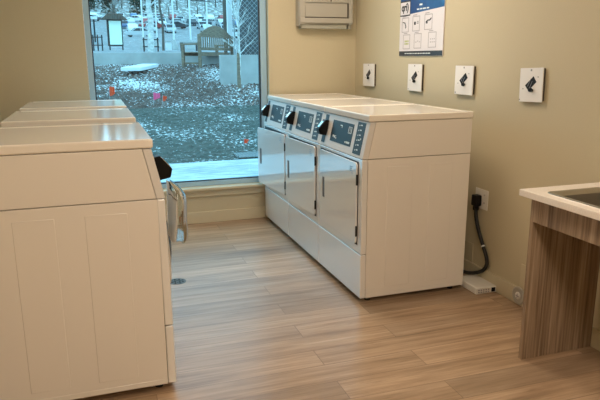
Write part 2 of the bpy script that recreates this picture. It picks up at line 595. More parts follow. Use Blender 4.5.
def make_dryer(ajar=0.0):
    t = thing('dryer', '', 'dryer')
    common_body(t, 0.0)
    fp = B().box(0, 0.0, .298, .034, W, .8455, .005, 3).o('front_panel', M['enamel_front'], t)
    B().box(-.0012, .047, .343, .0005, .643, .829, 0).o('door_gasket', M['gasket'], fp, smooth=False)
    B().box(0, 0.0, .03, .034, W, .294, .005, 3).o('base_panel', M['enamel_front'], t)
    # door: rounded slab swung about the hinge on the near side
    dr = B()
    w_, h_, r = .585, .474, .02
    pts = []
    for cx, cz, a0 in ((w_ - r, h_ - r, 0), (r, h_ - r, 90), (r, r, 180), (w_ - r, r, 270)):
        for k in range(5):
            a = math.radians(a0 + k * 22.5)
            pts.append((0, cx + r * math.cos(a), cz + r * math.sin(a)))
    dr.poly(pts, (-.010, 0, 0), .003, 2)
    door = dr.o('door', M['enamel_front'], t)
    door.location = (-.002, .052, .349)
    door.rotation_euler = (0, 0, math.radians(ajar))
    hd = B()
    hd.box(-.0115, .498, .170, -.0102, .530, .302, .0004, 1)
    h_o = hd.o('handle_recess', M['recess'], door)
    h_o['label'] = 'grey recessed door handle'
    B().box(-.0150, .527, .172, -.0117, .532, .300, .0015, 2).o('handle_lip', M['enamel_front'], h_o)
    for z0 in (.345, .045):
        B().box(-.0112, -.003, z0, .0, .0025, z0 + .062, .0008, 1).o('hinge', M['rubber'], door)
    st = B()
    for i, (y, z, ln) in enumerate(((.05, .44, .04), (.062, .428, .028), (.05, .416, .045), (.05, .404, .02))):
        st.box(-.0107, y, z, -.0102, y + ln, z + .005)
    st.o('printed_marks', M['bluemark'], door, smooth=False)
    return t


def make_washer():
    t = thing('washer', '', 'washer')
    base = 0.003
    common_body(t, base)
    b = B()
    b.poly([(.0, 0, .298), (.034, 0, .298), (.037, 0, .8455), (.005, 0, .8455)], (0, W, 0), .005, 3)
    b.o('front_panel', M['enamel_front'], t)
    B().box(0, 0.0, .03, .034, W, .294, .005, 3).o('base_panel', M['enamel_front'], t)
    rot = Matrix.Translation((.008, W / 2, .57)) @ Matrix.Rotation(-PI / 2 + .036, 4, 'Y')
    ring = B().lathe([(.15, 0), (.205, 0), (.21, .012), (.20, .026), (.155, .03), (.145, .02)], 48, rot).o('door', M['white'], t)
    B().lathe([(.146, .018), (.13, .034), (.08, .046), (.0, .05)], 40, rot).o('door_glass', M['carglass'], ring)
    B().box(-.03, W / 2 - .215, .54, -.014, W / 2 - .185, .60, .004).o('door_latch', M['greymetal'], ring)
    return t


dr_labels = ['white front-load dryer nearest the camera, door shut, cream side exposed',
             'white front-load dryer between the other two, its door barely ajar',
             'white front-load dryer at the far end of its row beside the window, door ajar']
for i, (aj) in enumerate((0.0, 2.2, 5.6)):
    d = make_dryer(aj)
    d['label'] = dr_labels[i]
    d['group'] = 'row of three dryers along the right wall'
    d.location = (0, i * .683, 0)
ws_labels = ['white washer nearest the camera, large cream side panel filling the left foreground',
             'white washer second from the camera in the left row, mostly its top showing',
             'white washer farthest back in the left row, next to the window wall']
w0 = make_washer()
for i, y in enumerate((.09, 1.035, 1.91)):
    o = w0 if i == 0 else copy_tree(w0)
    o.location = (-1.13, y, 0)
    o.rotation_euler = (0, 0, PI)
    o['label'] = ws_labels[i]
    o['group'] = 'row of three washers on the left'

# clear plastic bag hanging from the near washer's card reader
bagb = bmesh.new()
nu, nv = 16, 44
rows = []
for j in range(nu + 1):
    v = j / nu
    z = .907 - v * .244
    prof = [0.16, .40, .62, .78, .9, .98, 1.0, 1.0, .98, .98, .97, .97, .98, 1.0, 1.0, 1.0, .97]
    dep = .078 * prof[j]
    half = .045 + .065 * min(1, v * 2.2)
    ring = []
    for k in range(nv):
        a = 2 * PI * k / nv
        wr_ = 1 + .07 * math.sin(4 * a + 5 * v) * v + .02 * math.sin(11 * a + 4 * v)
        ring.append(bagb.verts.new((dep / 2 * (1 + math.cos(a) * wr_) - .004 * v, half * math.sin(a) * wr_, z + .006 * math.sin(6 * a) * v)))
    rows.append(ring)
for j in range(nu):
    for k in range(nv):
        bagb.faces.new((rows[j][k], rows[j][(k + 1) % nv], rows[j + 1][(k + 1) % nv], rows[j + 1][k]))
bagb.faces.new(rows[-1])
bg = B()
bg._merge(bagb)
bago = bg.o('plastic_bag', M['clear'])
bago.location = (-1.116, -.50, 0)
tag(bago, 'clear wrinkled plastic bag hanging at the front of the nearest washer', 'plastic bag')

# ------------------------------------------------------------------ floor drain
dr = thing('floor_drain', 'small round grey metal floor drain beside the nearest washer', 'floor drain', (-.955, .72, 0))
B().lathe([(.056, 0), (.056, .0012), (.05, .002), (.046, .0012)], 40).o('drain_rim', M['drain'], dr)
g = B()
for i in range(8):
    a = i * PI / 4
    for r0 in (.012, .03):
        t_ = Matrix.Rotation(a + (0.35 if r0 > .02 else 0), 4, 'Z')
        g.box(r0, -.0055 if r0 > .02 else -.003, .0013, r0 + .013, .0055 if r0 > .02 else .003, .0022, mat=t_)
g.o('drain_slots', M['dark'], dr, smooth=False)

# ------------------------------------------------------------------ right wall: poster, plates, outlet
PX = 0.862
ps = thing('poster', 'white instruction poster with blue header and six small framed drawings', 'poster', (0, 0, 0))
B().box(PX, .635, 1.405, XR - .0005, 1.25, 1.84).o('board', M['paper'], ps, smooth=False)


def pflat(b, y0, y1, z0, z1, lay=1):
    b.box(PX - .0006 * lay, y0, z0, PX - .0006 * (lay - 1) - .00005, y1, z1)
    return b


hb = B().poly([(PX - .0006, .636, 1.722), (PX - .0006, 1.1, 1.702), (PX - .0006, 1.249, 1.694), (PX - .0006, 1.249, 1.839), (PX - .0006, .636, 1.839)], (.0005, 0, 0))
hd = hb.o('header', M['pblue'], ps, smooth=False)
pflat(B(), 1.095, 1.249, 1.692, 1.800, 2).o('logo_border', M['pblack'], hd, smooth=False)
lp = pflat(B(), 1.101, 1.244, 1.700, 1.790, 3).o('logo_panel', M['paper'], hd, smooth=False)
text_part('logo', 'qri)', .075, M['pblack'], lp, (PX - .0026, 1.172, 1.752), (0, -1, 0), (0, 0, 1))
m_ = B()
pflat(m_, .925, .965, 1.752, 1.764, 2)
for y, wd in ((1.0, .035), (.955, .03), (.918, .045), (.862, .03)):
    pflat(m_, y - wd, y, 1.724, 1.733, 2)
m_.o('header_lettering', M['print'], hd, smooth=False)
pflat(B(), .636, 1.249, 1.406, 1.440).o('footer_band', M['pblack'], ps, smooth=False)
m_ = B()
y = 1.16
while y > .80:
    wd = random.uniform(.02, .05)
    pflat(m_, y - wd, y, 1.420, 1.426, 2)
    y -= wd + .008
m_.o('footer_lettering', M['print'], ps, smooth=False)
ki = 0
for r_, (zc, ys) in enumerate(((1.628, (1.165, 1.005, .835)), (1.507, (1.140, .975, .775)))):
    for c_, yc in enumerate(ys):
        hw, hh = .052, .052
        m_ = B()
        zc2 = zc + c_ * .003
        for a in ((yc - hw, yc + hw, zc2 + hh - .004, zc2 + hh), (yc - hw, yc + hw, zc2 - hh, zc2 - hh + .004), (yc - hw, yc - hw + .005, zc2 - hh + .004, zc2 + hh - .004), (yc + hw - .005, yc + hw, zc2 - hh + .004, zc2 + hh - .004)):
            pflat(m_, *a)
        pflat(m_, yc - .01, yc + .045, zc2 + hh + .006, zc2 + hh + .011)
        fr = m_.o('drawing_frame', M['pgrey'], ps, smooth=False)
        m_ = B()
        if ki == 0:
            m_.tube([(PX - .001, yc + .035, zc2 + .02), (PX - .001, yc + .005, zc2 + .015), (PX - .001, yc - .012, zc2 - .012), (PX - .001, yc - .006, zc2 - .022)], .0035, 6)
            mat = M['pblack']
        elif ki == 1:
            pflat(m_, yc + .005, yc + .03, zc2 - .008, zc2 + .014)
            pflat(m_, yc - .035, yc - .01, zc2, zc2 + .005)
            pflat(m_, yc - .035, yc - .015, zc2 + .012, zc2 + .016)
            mat = M['pblack']
        elif ki == 2:
            m_.tube([(PX - .001, yc + .03, zc2), (PX - .001, yc + .01, zc2 + .012), (PX - .001, yc - .02, zc2 + .012), (PX - .001, yc - .038, zc2 + .024)], .004, 6)
            pflat(m_, yc + .01, yc + .03, zc2 - .01, zc2 + .008)
            mat = M['pblack']
        elif ki == 3:
            for a in range(3):
                for b_ in range(2):
                    pflat(m_, yc - .032 + a * .022, yc - .016 + a * .022, zc2 - .02 + b_ * .018, zc2 - .008 + b_ * .018)
            mat = M['pgreen']
        elif ki == 4:
            for a in range(3):
                pflat(m_, yc - .036 + a * .026, yc - .02 + a * .026, zc2 - .01 + .006 * (a % 2), zc2 - .005 + .006 * (a % 2))
            mat = M['pgrey']
        else:
            for a in range(3):
                for b_ in range(2):
                    pflat(m_, yc - .034 + a * .024, yc - .022 + a * .024, zc2 - .018 + b_ * .02, zc2 - .012 + b_ * .02)
            mat = M['pgrey']
        m_.o('drawing', mat, fr, smooth=False)
        ki += 1


def wall_plate(yc, zc, wd, ht, tilt, label):
    t = thing('wall_plate', label, 'wall plate', (XR, yc, zc), 0, 'white square plates on the right wall')
    t.rotation_euler = (tilt, 0, 0)
    B().box(-.014, -wd / 2 + .004, -ht / 2 + .006, -.0005, wd / 2 - .02, ht / 2 - .004).o('backing', M['unit_dark'], t)  # dark block colours in the shade of the gap behind the cover
    B().box(-.021, -wd / 2, -ht / 2, -.0145, wd / 2, ht / 2, .0015).o('cover', M['plate'], t)
    e = B()
    xx = -.0225
    e.poly([(xx, -.020, .046), (xx, .044, -.002), (xx, .016, -.030), (xx, -.044, .016)], (.0012, 0, 0))
    em = e.o('diamond_emblem', M['black'], t, smooth=False)
    s_ = B()
    for k in range(2):
        o_ = k * .013
        s_.poly([(xx - .0006, -.002 - o_, .034 - o_ * 1.0), (xx - .0006, .0 - o_, .034 - o_ * 1.0), (xx - .0006, .024 - o_, -.006 - o_ * .9), (xx - .0006, .022 - o_, -.008 - o_ * .9)], (.0005, 0, 0))
    s_.o('emblem_lines', M['pgrey'], em, smooth=False)
    kn = B().lathe([(.010, 0), (.010, .012), (.007, .016)], 16, Matrix.Translation((-.0212, -.006, -.026)) @ Matrix.Rotation(-PI / 2, 4, 'Y')).o('knob', M['black'], t)
    kn.data.update()
    B().box(-.034, -.028, -.032, -.026, -.004, -.021, .002).o('knob_lever', M['black'], kn)
    d_ = B()
    for y, z, s in ((0, ht / 2 - .012, .006), (-.055, .042, .0035), (.06, -.02, .0035), (.085, -ht / 2 + .012, .004)):
        d_.lathe([(s, 0), (s * .8, .002)], 10, Matrix.Translation((-.0212, y, z)) @ Matrix.Rotation(-PI / 2, 4, 'Y'))
    d_.o('screw_heads', M['greymetal'], t)


wall_plate(1.765, 1.252, .215, .186, 0, 'white square plate with black diamond emblem, farthest one, near the room corner')
wall_plate(.978, 1.252, .200, .192, 0, 'white square plate with black diamond emblem, just left below the poster')
wall_plate(.350, 1.253, .198, .180, 0, 'white square plate with black diamond emblem, just right of the poster')
wall_plate(-.282, 1.248, .180, .180, -.035, 'white square plate with black diamond emblem, nearest one, slightly crooked on the bare wall')

ot = thing('wall_outlet', 'white double wall outlet behind the dryers with a black plug', 'outlet', (XR, .105, .535))
B().box(-.006, -.062, -.062, -.0005, .066, .062, .002).o('cover_plate', M['white'], ot)
for z in (.028, -.022):
    B().box(-.0075, -.042, z - .012, -.0062, -.018, z + .012, .0005, 1).o('socket', M['white'], ot)
s_ = B()
for z in (.03, -.02):
    for y in (-.036, -.027):
        s_.box(-.0082, y, z - .004, -.0076, y + .002, z + .005)
s_.o('socket_slots', M['dark'], ot, smooth=False)

pc = thing('power_cord', 'thick black power cord plugged into the outlet, looping down behind the dryers', 'cord', (0, 0, 0))
pl = B().box(XR - .052, .098, .49, XR - .0065, .150, .56, .008, 3)
pl.box(XR - .045, .108, .46, XR - .015, .140, .495, .008, 3)
pl.o('plug', M['black'], pc)
cord_pts = [(.842, .124, .465), (.843, .116, .41), (.845, .085, .335), (.846, .030, .25), (.846, -.008, .19), (.843, -.018, .145), (.832, .010, .098), (.81, .075, .066), (.785, .135, .056), (.755, .20, .062), (.73, .26, .08)]


def smooth_pts(P, n=6):
    P = [Vector(p) for p in P]
    out = []
    for i in range(len(P) - 1):
        a, b_, c_, d_ = P[max(i - 1, 0)], P[i], P[i + 1], P[min(i + 2, len(P) - 1)]
        for k in range(n):
            t_ = k / n
            out.append(.5 * ((2 * b_) + (c_ - a) * t_ + (2 * a - 5 * b_ + 4 * c_ - d_) * t_ ** 2 + (3 * b_ - a - 3 * c_ + d_) * t_ ** 3))
    out.append(P[-1])
    return out


B().tube(smooth_pts(cord_pts), .0115, 10).o('cord', M['rubber'], pc)
B().tube([(.846, .034, .256), (.846, .028, .248)], .0122, 10).o('cord_mark', M['print'], pc)

bx = thing('vented_box', 'low white plastic box with vents and a black socket, on the floor by the dryers', 'box', (.787, -.01, 0))
B().box(-.072, -.10, 0, .072, .12, .042, .006, 3).o('casing', M['white'], bx)
s_ = B()
for i in range(5):
    for j in range(2):
        s_.box(-.058 + i * .017, -.1012, .010 + j * .013, -.048 + i * .017, -.0999, .017 + j * .013)
s_.o('vent_slots', M['pgrey'], bx, smooth=False)
B().box(.036, -.1016, .008, .062, -.0999, .034).o('socket', M['black'], bx, smooth=False)

cp = B().box(XR - .006, .163, .101, XR - .0005, .285, .225, .001)
tag(cp.o('cover_plate', M['wall']), 'low wall-coloured square plate above the baseboard behind the dryer', 'wall plate')
cp = B().box(XR - .006, -.42, .101, XR - .0005, -.305, .245, .001)
tag(cp.o('cover_plate', M['trim']), 'low wall-coloured square plate above the baseboard beside the sink cabinet', 'wall plate')
cl = thing('pipe_cap', 'round pale pipe cap on the baseboard beside the sink cabinet', 'pipe cap', (XR - bt, -.318, .058))
rt = Matrix.Rotation(-PI / 2, 4, 'Y')
B().lathe([(.053, 0.0005), (.053, .006), (.046, .010), (.036, .006), (.0, .006)], 32, rt).o('rim', M['unit'], cl)
B().lathe([(.022, .0065), (.022, .010), (.016, .013), (.0, .013)], 24, rt).o('cap', M['white'], cl)
s_ = B()
s_.box(-.0145, -.014, -.002, -.0132, .014, .002)
s_.box(-.0145, -.002, -.014, -.0132, .002, .014)
s_.o('cross_slot', M['pgrey'], cl, smooth=False)

# ------------------------------------------------------------------ wall unit above the dryers
un = thing('wall_unit', 'beige metal wall unit with recessed panels, high in the corner beside the window', 'wall unit', (0, 0, 0))
ux0, ux1, uz0, uz1 = .315, .795, 1.638, 2.25
uy = YW - .0005
B().box(ux0 + .012, uy - .085, uz0 + .035, ux1 - .012, uy, uz1, .003).o('body', M['unit'], un)
b = B()
b.box(ux0, uy - .10, uz0 + .035, ux0 + .045, uy - .085, uz1, .003)
b.box(ux0 - .006, uy - .088, uz0 + .02, ux0 + .012, uy - .0005, uz1, .003)
b.box(ux1 - .035, uy - .10, uz0 + .035, ux1, uy - .085, uz1, .003)
b.box(ux0, uy - .105, uz0 + .045, ux1, uy - .08, uz0 + .085, .004)
b.box(ux0 + .045, uy - .095, 1.850, ux1 - .035, uy - .085, 1.885, .002)
b.o('surround', M['unit'], un)
for z0, z1 in ((uz0 + .094, 1.842), (1.893, 2.06), (2.07, 2.23)):
    p_ = B().box(ux0 + .05, uy - .091, z0, ux1 - .047, uy - .0852, z1, .002).o('panel', M['unit'], un)
b = B()
b.box(ux0 + .047, uy - .0925, uz0 + .086, ux1 - .036, uy - .086, uz0 + .093)
b.box(ux1 - .046, uy - .0925, uz0 + .094, ux1 - .0385, uy - .086, 1.846)
b.box(.590, uy - .098, 1.856, .600, uy - .0955, 1.885)
b.o('dark_groove', M['unit_dark'], un, smooth=False)
b = B().box(ux0 + .02, uy - .075, uz0, ux1 - .045, uy - .0005, uz0 + .034, .002)
b.box(ux1 - .03, uy - .075, uz0, ux1 - .002, uy - .0005, uz0 + .034, .002)
b.o('bottom_lip', M['unit_under'], un)

# ------------------------------------------------------------------ sink counter
Y_END = -.845
ct = thing('sink_cabinet', 'wood laminate cabinet frame open underneath, holding up the sink counter', 'cabinet', (.445, Y_END, 0))
# local: x to the wall, y along -Y
B().box(0, -.020, 0, XR - .445 - .0145, 0, .7895, .001).o('end_panel', M['lam'], ct)
B().box(0, -1.30, .675, .019, -.0205, .7895, .001).o('apron', M['lam'], ct)
B().box(0, -1.321, 0, XR - .445 - .0145, -1.301, .7895, .001).o('end_panel', M['lam'], ct)
tp = B()
cx0, cx1, cy0, cy1, cz0, cz1 = .398, XR - .0005, -2.20, -.815, .790, .820
sx0, sx1, sy0, sy1 = .468, .79, -1.62, -.930
# ring-shaped slab round the basin hole
for a in ((cx0, cy0, sx0, cy1), (sx1, cy0, cx1, cy1), (sx0, cy0, sx1, sy0), (sx0, sy1, sx1, cy1)):
    tp.box(a[0], a[1], cz0, a[2], a[3], cz1)
bmesh.ops.remove_doubles(tp.bm, verts=tp.bm.verts[:], dist=1e-5)
top = tp.o('countertop', M['counter'], smooth=False)
md = top.modifiers.new('bevel', 'BEVEL')
md.width = .003
md.segments = 2
md.limit_method = 'ANGLE'
tag(top, 'pale cream countertop with square edge around the steel sink', 'countertop')
sk = thing('sink', 'stainless steel sink set into the cream countertop', 'sink', (0, 0, cz1))


def rring(x0, x1, y0, y1, r, z, n=6):
    o_ = []
    for cx_, cy_, a0 in ((x1 - r, y1 - r, 0), (x0 + r, y1 - r, 90), (x0 + r, y0 + r, 180), (x1 - r, y0 + r, 270)):
        for k in range(n):
            a = math.radians(a0 + k * 90 / (n - 1))
            o_.append((cx_ + r * math.cos(a), cy_ + r * math.sin(a), z))
    return o_


sb = bmesh.new()
prof = [(-.016, .0006, .03), (-.014, .004, .03), (-.002, .004, .03), (.010, -.002, .035), (.022, -.012, .045), (.030, -.15, .05), (.055, -.168, .05)]
rg = []
for ins, z, r in prof:
    rg.append([sb.verts.new(p) for p in rring(sx0 + ins, sx1 - ins, sy0 + ins, sy1 - ins, r, z)])
for i in range(len(rg) - 1):
    n = len(rg[0])
    for k in range(n):
        sb.faces.new((rg[i][k], rg[i][(k + 1) % n], rg[i + 1][(k + 1) % n], rg[i + 1][k]))
sb.faces.new(rg[-1])
q = B()
q._merge(sb)
q.o('basin', M['steel'], sk)
B().lathe([(.04, -.1675), (.04, -.165), (.03, -.166), (.0, -.1665)], 24, Matrix.Translation((.63, -1.28, 0))).o('strainer', M['chrome'], sk)

# ================================================================== outdoors
def zg(y):
    P = ((2.2, -.02), (5.3, -.02), (6.5, .14), (9, .47), (11, .80), (12.5, 1.15), (14, 1.22), (14.3, 1.45), (40, 2.0), (100, 4.75), (175, 12.3), (215, 22), (237, 24), (330, 35))
    for (a, za), (b_, zb) in zip(P, P[1:]):
        if y <= b_:
            return za + (zb - za) * (y - a) / (b_ - a)
    return P[-1][1]


def terrain(name, x0, x1, y0, y1, step, mat, rough, label, skew=0.0, thick=True):
    bm_ = bmesh.new()
    nx, ny = int((x1 - x0) / step), max(2, int((y1 - y0) / step))
    G = []
    rnd = random.Random(3)
    for j in range(ny + 1):
        row = []
        for i in range(nx + 1):
            x = x0 + (x1 - x0) * i / nx
            y = y0 + (y1 - y0) * j / ny
            edge = 0 if j in (0, ny) else 1
            row.append(bm_.verts.new((x, y + skew * (x + .3), zg(y) + rnd.uniform(-rough, rough) * edge)))
        G.append(row)
    for j in range(ny):
        for i in range(nx):
            bm_.faces.new((G[j][i], G[j][i + 1], G[j + 1][i + 1], G[j + 1][i]))
    b_ = B()
    b_._merge(bm_)
    return struct(b_.o(name, mat, smooth=False), label)


terrain('walkway', -5, 6, 2.29, 5.35, .5, M['walk'], 0, 'snow-dusted concrete strip outside the window', -.02)
terrain('lawn', -5, 6, 5.35, 9.0, .06, M['lawn'], .014, 'dark lawn flecked with snow')
terrain('mulch_bed', -5, 7, 9.0, 14.3, .07, M['mulch'], .035, 'mulch bed flecked with snow')
terrain('plaza', -30, 50, 14.3, 100, 4, M['plaza'], 0, 'paved plaza')
terrain('parking_lot', -60, 120, 100, 175, 6, M['plaza'], 0, 'sloping parking lot')
terrain('hillside', -80, 200, 175, 330, 5, M['hill'], .8, 'brushy hillside')

# retaining walls
struct(B().box(-4, 14.0, 1.1, 2.35, 14.25, 1.55, .01).o('retaining_wall', M['concrete']), 'low pale concrete wall behind the mulch bed')
rw = B().box(1.465, 11.0, .55, 5.2, 11.25, 1.468, .01)
struct(rw.o('retaining_wall', M['concrete']), 'pale concrete block wall on the right outside the window')

tag(B().poly([(-.72, 11.9, 1.11), (-.25, 11.85, 1.11), (.25, 12.9, 1.18), (-.15, 12.9, 1.18)], (0, 0, .09), .02).o('stone_slab', M['snow']), 'flat snow-covered slab lying in the mulch before the low wall', 'slab')

# bench
bn = thing('garden_bench', 'weathered wooden garden bench with arched slatted back, outside on the mulch', 'bench', (1.26, 12.62, zg(12.6) - .03))
bn.rotation_euler = (0, 0, math.atan2(.80, .60))
# local: x along the bench, y towards its front
L = 1.95
for x in (0, L):
    B().box(x - .035, -.03, 0, x + .035, .04, .86, .004).o('leg', M['benchwood'], bn)
    B().box(x - .035, .44, 0, x + .035, .51, .62, .004).o('leg', M['benchwood'], bn)
    B().box(x - .04, -.02, .60, x + .04, .54, .64, .005).o('armrest', M['benchwood'], bn)
b = B()
for i in range(6):
    b.box(-.03, .04 + i * .078, .40, L + .03, .10 + i * .078, .425, .003)
b.o('seat', M['benchwood'], bn)
b = B()
b.box(0.03, .44, .33, L - .03, .47, .40)
b.box(0.03, 0, .33, L - .03, .03, .40)
b.box(-.015, .03, .12, .015, .45, .17)
b.box(L - .015, .03, .12, L + .015, .45, .17)
b.o('rail', M['benchwood'], bn)
b = B()
N = 14
up_, lo = [], []
for i in range(N + 1):
    x = .03 + (L - .06) * i / N
    hgt = .86 + .24 * math.sin(PI * i / N)
    up_.append((x, 0, hgt))
    lo.append((x, 0, .80 if 0 < i < N else .78))
for i in range(N):
    b.poly([lo[i], lo[i + 1], up_[i + 1], up_[i]], (0, .035, 0))
b.box(.03, 0, .47, L - .03, .035, .54)
for i in range(15):
    x = .09 + i * (L - .22) / 14
    b.box(x, .005, .53, x + .035, .025, .81)
b.o('backrest', M['benchwood'], bn, smooth=False)


# trees
def branches(b, p, d, ln, r, depth, rnd, spread=.55, n=6):
    q_ = p + d * ln
    mid = p + d * ln * .5 + Vector((rnd.uniform(-1, 1), rnd.uniform(-1, 1), 0)) * ln * .05
    b.tube([p, mid, q_], [r, r * .82, r * .65], n, cap=False)
    if depth == 0:
        return
    for k in range(rnd.choice((2, 3, 3))):
        nd = (d + Vector((rnd.uniform(-1, 1), rnd.uniform(-1, 1), rnd.uniform(-.25, .7))) * spread).normalized()
        branches(b, q_, nd, ln * rnd.uniform(.6, .85), r * .6, depth - 1, rnd, spread, max(3, n - 1))


def bare_tree(name, label, loc, trunk_h, r, depth, seed, bark, twig, group=None, side=0, spread=.55):
    rnd = random.Random(seed)
    t = thing(name, label, 'tree', loc, 0, group)
    P = [Vector((rnd.uniform(-.02, .02) * trunk_h * (k > 0), 0, trunk_h * k / 6)) for k in range(7)]
    B().tube(P, [r * (1 - .07 * k) for k in range(7)], 10).o('trunk', bark, t)
    b_ = B()
    for k in range(4):
        d = Vector((rnd.uniform(-.6, .6), rnd.uniform(-.6, .6), 1)).normalized()
        branches(b_, P[-1], d, trunk_h * .35, r * .42, depth, rnd, spread)
    for k in range(side):
        h_ = rnd.uniform(.55, .98)
        a = rnd.uniform(0, 2 * PI)
        d = Vector((math.cos(a), math.sin(a), rnd.uniform(.3, .9))).normalized()
        base_p = P[int(h_ * 6)]
        branches(b_, base_p, d, trunk_h * .18, r * .3, 2, rnd, spread, 5)
    b_.o('branches', twig, t)
    return t


sp = bare_tree('sapling', 'slender young tree with brown lower trunk before the concrete wall outside', (1.776, 10.6, zg(10.6)), 1.5, .034, 3, 5, M['bark_pale'], M['bark_pale'], side=12, spread=.7)
B().tube([(0, 0, 0), (0.0, 0, .35), (0, 0, .78)], [.043, .041, .037], 10).o('trunk_wrap', M['benchwood'], sp)
bare_tree('birch_tree', 'pale-barked bare tree standing in the middle of the plaza', (1.12, 24, zg(24)), 3.6, .14, 3, 11, M['bark_pale'], M['bark_pale'], side=6)
bare_tree('street_tree', 'dark slim bare tree just right of the pale tree on the plaza', (2.30, 30, zg(30)), 4.2, .07, 3, 12, M['bark_dark'], M['twig'], side=10)
bare_tree('street_tree', 'dark bare tree between the notice board and the pale tree', (.85, 52, zg(52)), 3.2, .16, 4, 14, M['bark_dark'], M['twig'], side=8)

# poles
def pole(name, label, x, y, h_, r, mat, cat, base=True, group=None):
    t = thing(name, label, cat, (x, y, zg(y)), 0, group)
    B().tube([(0, 0, 0), (0, 0, h_ / 2), (0, 0, h_)], [r, r * .9, r * .75], 12).o('shaft', mat, t)
    if base:
        B().lathe([(r * 5, 0), (r * 4.6, .12), (r * 2.4, .5), (r * 1.3, .62)], 16).o('base', M['concrete'], t)
    return t


pole('flagpole', 'tall thin white pole, left of the pale tree on the plaza', 1.97, 38, 9, .055, M['pole'], 'pole')
pole('flagpole', 'tall thin white pole just right of the pale tree', 3.55, 45, 10, .055, M['pole'], 'pole')
pole('flagpole', 'tall white pole on a flared base, first right of the dark slim tree', 3.90, 38, 9, .06, M['pole'], 'pole')
pole('flagpole', 'tall white pole on a flared base, straight above the left bench arm', 4.98, 38, 9, .06, M['pole'], 'pole')
pole('flagpole', 'white pole seen above the middle of the bench back', 10.1, 60, 13, .09, M['pole'], 'pole', False)
pole('utility_pole', 'dark round wooden pole behind the right end of the bench', 3.08, 18, 7, .085, M['bark_dark'], 'pole', False)
pt = thing('fence_gate_post', 'broad pale square post beside the chain-link fence', 'post', (2.78, 16, zg(16)))
B().box(-.075, -.075, 0, .075, .075, 3.6, .01).o('post', M['pole'], pt)
B().box(.12, -.02, 0, .16, .02, 3.6, .005).o('rail', M['wire'], pt)

# chain-link fence with dark screen
fn = thing('chain_link_fence', 'tall chain-link fence with dark screen behind the right concrete wall', 'fence', (2.47, 13.5, zg(13.5)))
FL, FH = 3.0, 3.0
B().box(.02, .03, .05, FL, .045, FH - .05).o('privacy_screen', M['screen'], fn, smooth=False)
b = B()
st = .13
k = -FH
while k < FL:
    for sgn in (1, -1):
        x0_, z0_ = (k, 0) if sgn > 0 else (k, FH)
        a, c_ = max(0, -k), min(FH, FL - k)
        if c_ > a:
            pa = (k + a, 0, a if sgn > 0 else FH - a)
            pb = (k + c_, 0, c_ if sgn > 0 else FH - c_)
            b.tube([pa, pb], .006, 4, cap=False)
    k += st
b.o('wire_mesh', M['wire'], fn)
for x in (0, FL):
    B().tube([(x, 0, 0), (x, 0, FH)], .03, 10).o('fence_post', M['wire'], fn)
B().tube([(0, 0, FH), (FL, 0, FH)], .022, 8).o('top_rail', M['wire'], fn)

# notice board
kb = thing('notice_board', 'small roofed notice board with pale face and dark frame on the plaza', 'notice board', (.1, 34, zg(34)))
for x in (-.36, .34):
    B().box(x, -.05, 0, x + .07, .05, 1.75, .005).o('leg', M['blackmetal'], kb)
B().box(-.42, -.07, .22, .42, .07, 1.68, .01).o('case', M['blackmetal'], kb)
B().box(-.30, -.08, .30, .36, -.0705, 1.60).o('sign_face', M['signface'], kb, smooth=False)
B().poly([(-.72, -.35, 1.66), (.72, -.35, 1.66), (.35, -.35, 1.98), (-.35, -.35, 1.98)], (0, .7, 0), .02).o('roof', M['bark_dark'], kb)


# bike racks and railings
def rack(label, x, y, n, w_, h_):
    t = thing('bike_rack', label, 'bike rack', (x, y, zg(y)))
    for i in range(n):
        xx = i * w_ / (n - 1)
        B().tube([(xx, 0, 0), (xx, 0, h_)], .035, 8).o('post', M['blackmetal'], t)
    b_ = B()
    for z in (h_ * .35, h_ * .85):
        b_.tube([(-.05, 0, z), (w_ + .05, 0, z)], .025, 6)
    b_.o('rail', M['blackmetal'], t)


rack('black metal railing at the left edge of the window, behind the low wall', -1.13, 30, 3, .42, .78)
rack('black metal railing at the foot of the pale tree', 1.0, 26, 3, .62, .62)
bn2 = thing('litter_bin', 'pale box-shaped litter bin right of the pale tree', 'litter bin', (2.25, 27.3, zg(27.3)))
B().box(-.13, -.13, .03, .13, .13, .42, .015).o('bin_body', M['pole'], bn2)
B().box(-.15, -.15, .42, .15, .15, .47, .015).o('bin_lid', M['concrete'], bn2)
lowt = thing('low_table', 'pale low table with dark legs behind the left bench arm', 'table', (3.35, 28, zg(28)))
B().box(-.45, -.3, .40, .45, .3, .45, .01).o('table_top', M['concrete'], lowt)
for sx_ in (-.38, .38):
    for sy_ in (-.24, .24):
        B().box(sx_ - .03, sy_ - .03, 0, sx_ + .03, sy_ + .03, .40).o('leg', M['blackmetal'], lowt)


# marker flags
def flag(label, x, y, z, mat, w_=.12, h_=.16, seed=1):
    t = thing('marker_flag', label, 'flag', (x, y, z), seed * 1.1)
    B().tube([(0, 0, -.02), (0, 0, .12 + h_)], .004, 6).o('wire_stem', M['wire'], t)
    bm_ = bmesh.new()
    N_ = 8
    A = []
    for i in range(N_ + 1):
        x_ = w_ * i / N_
        yy = .025 * math.sin(i * 1.1 + seed)
        A.append((bm_.verts.new((x_, yy, .10 + .05 * i / N_)), bm_.verts.new((x_, yy * .5, .10 + h_ - .02 * i / N_))))
    for i in range(N_):
        bm_.faces.new((A[i][0], A[i + 1][0], A[i + 1][1], A[i][1]))
    bmesh.ops.solidify(bm_, geom=bm_.faces[:], thickness=.003)
    q_ = B()
    q_._merge(bm_)
    q_.o('cloth', mat, t)


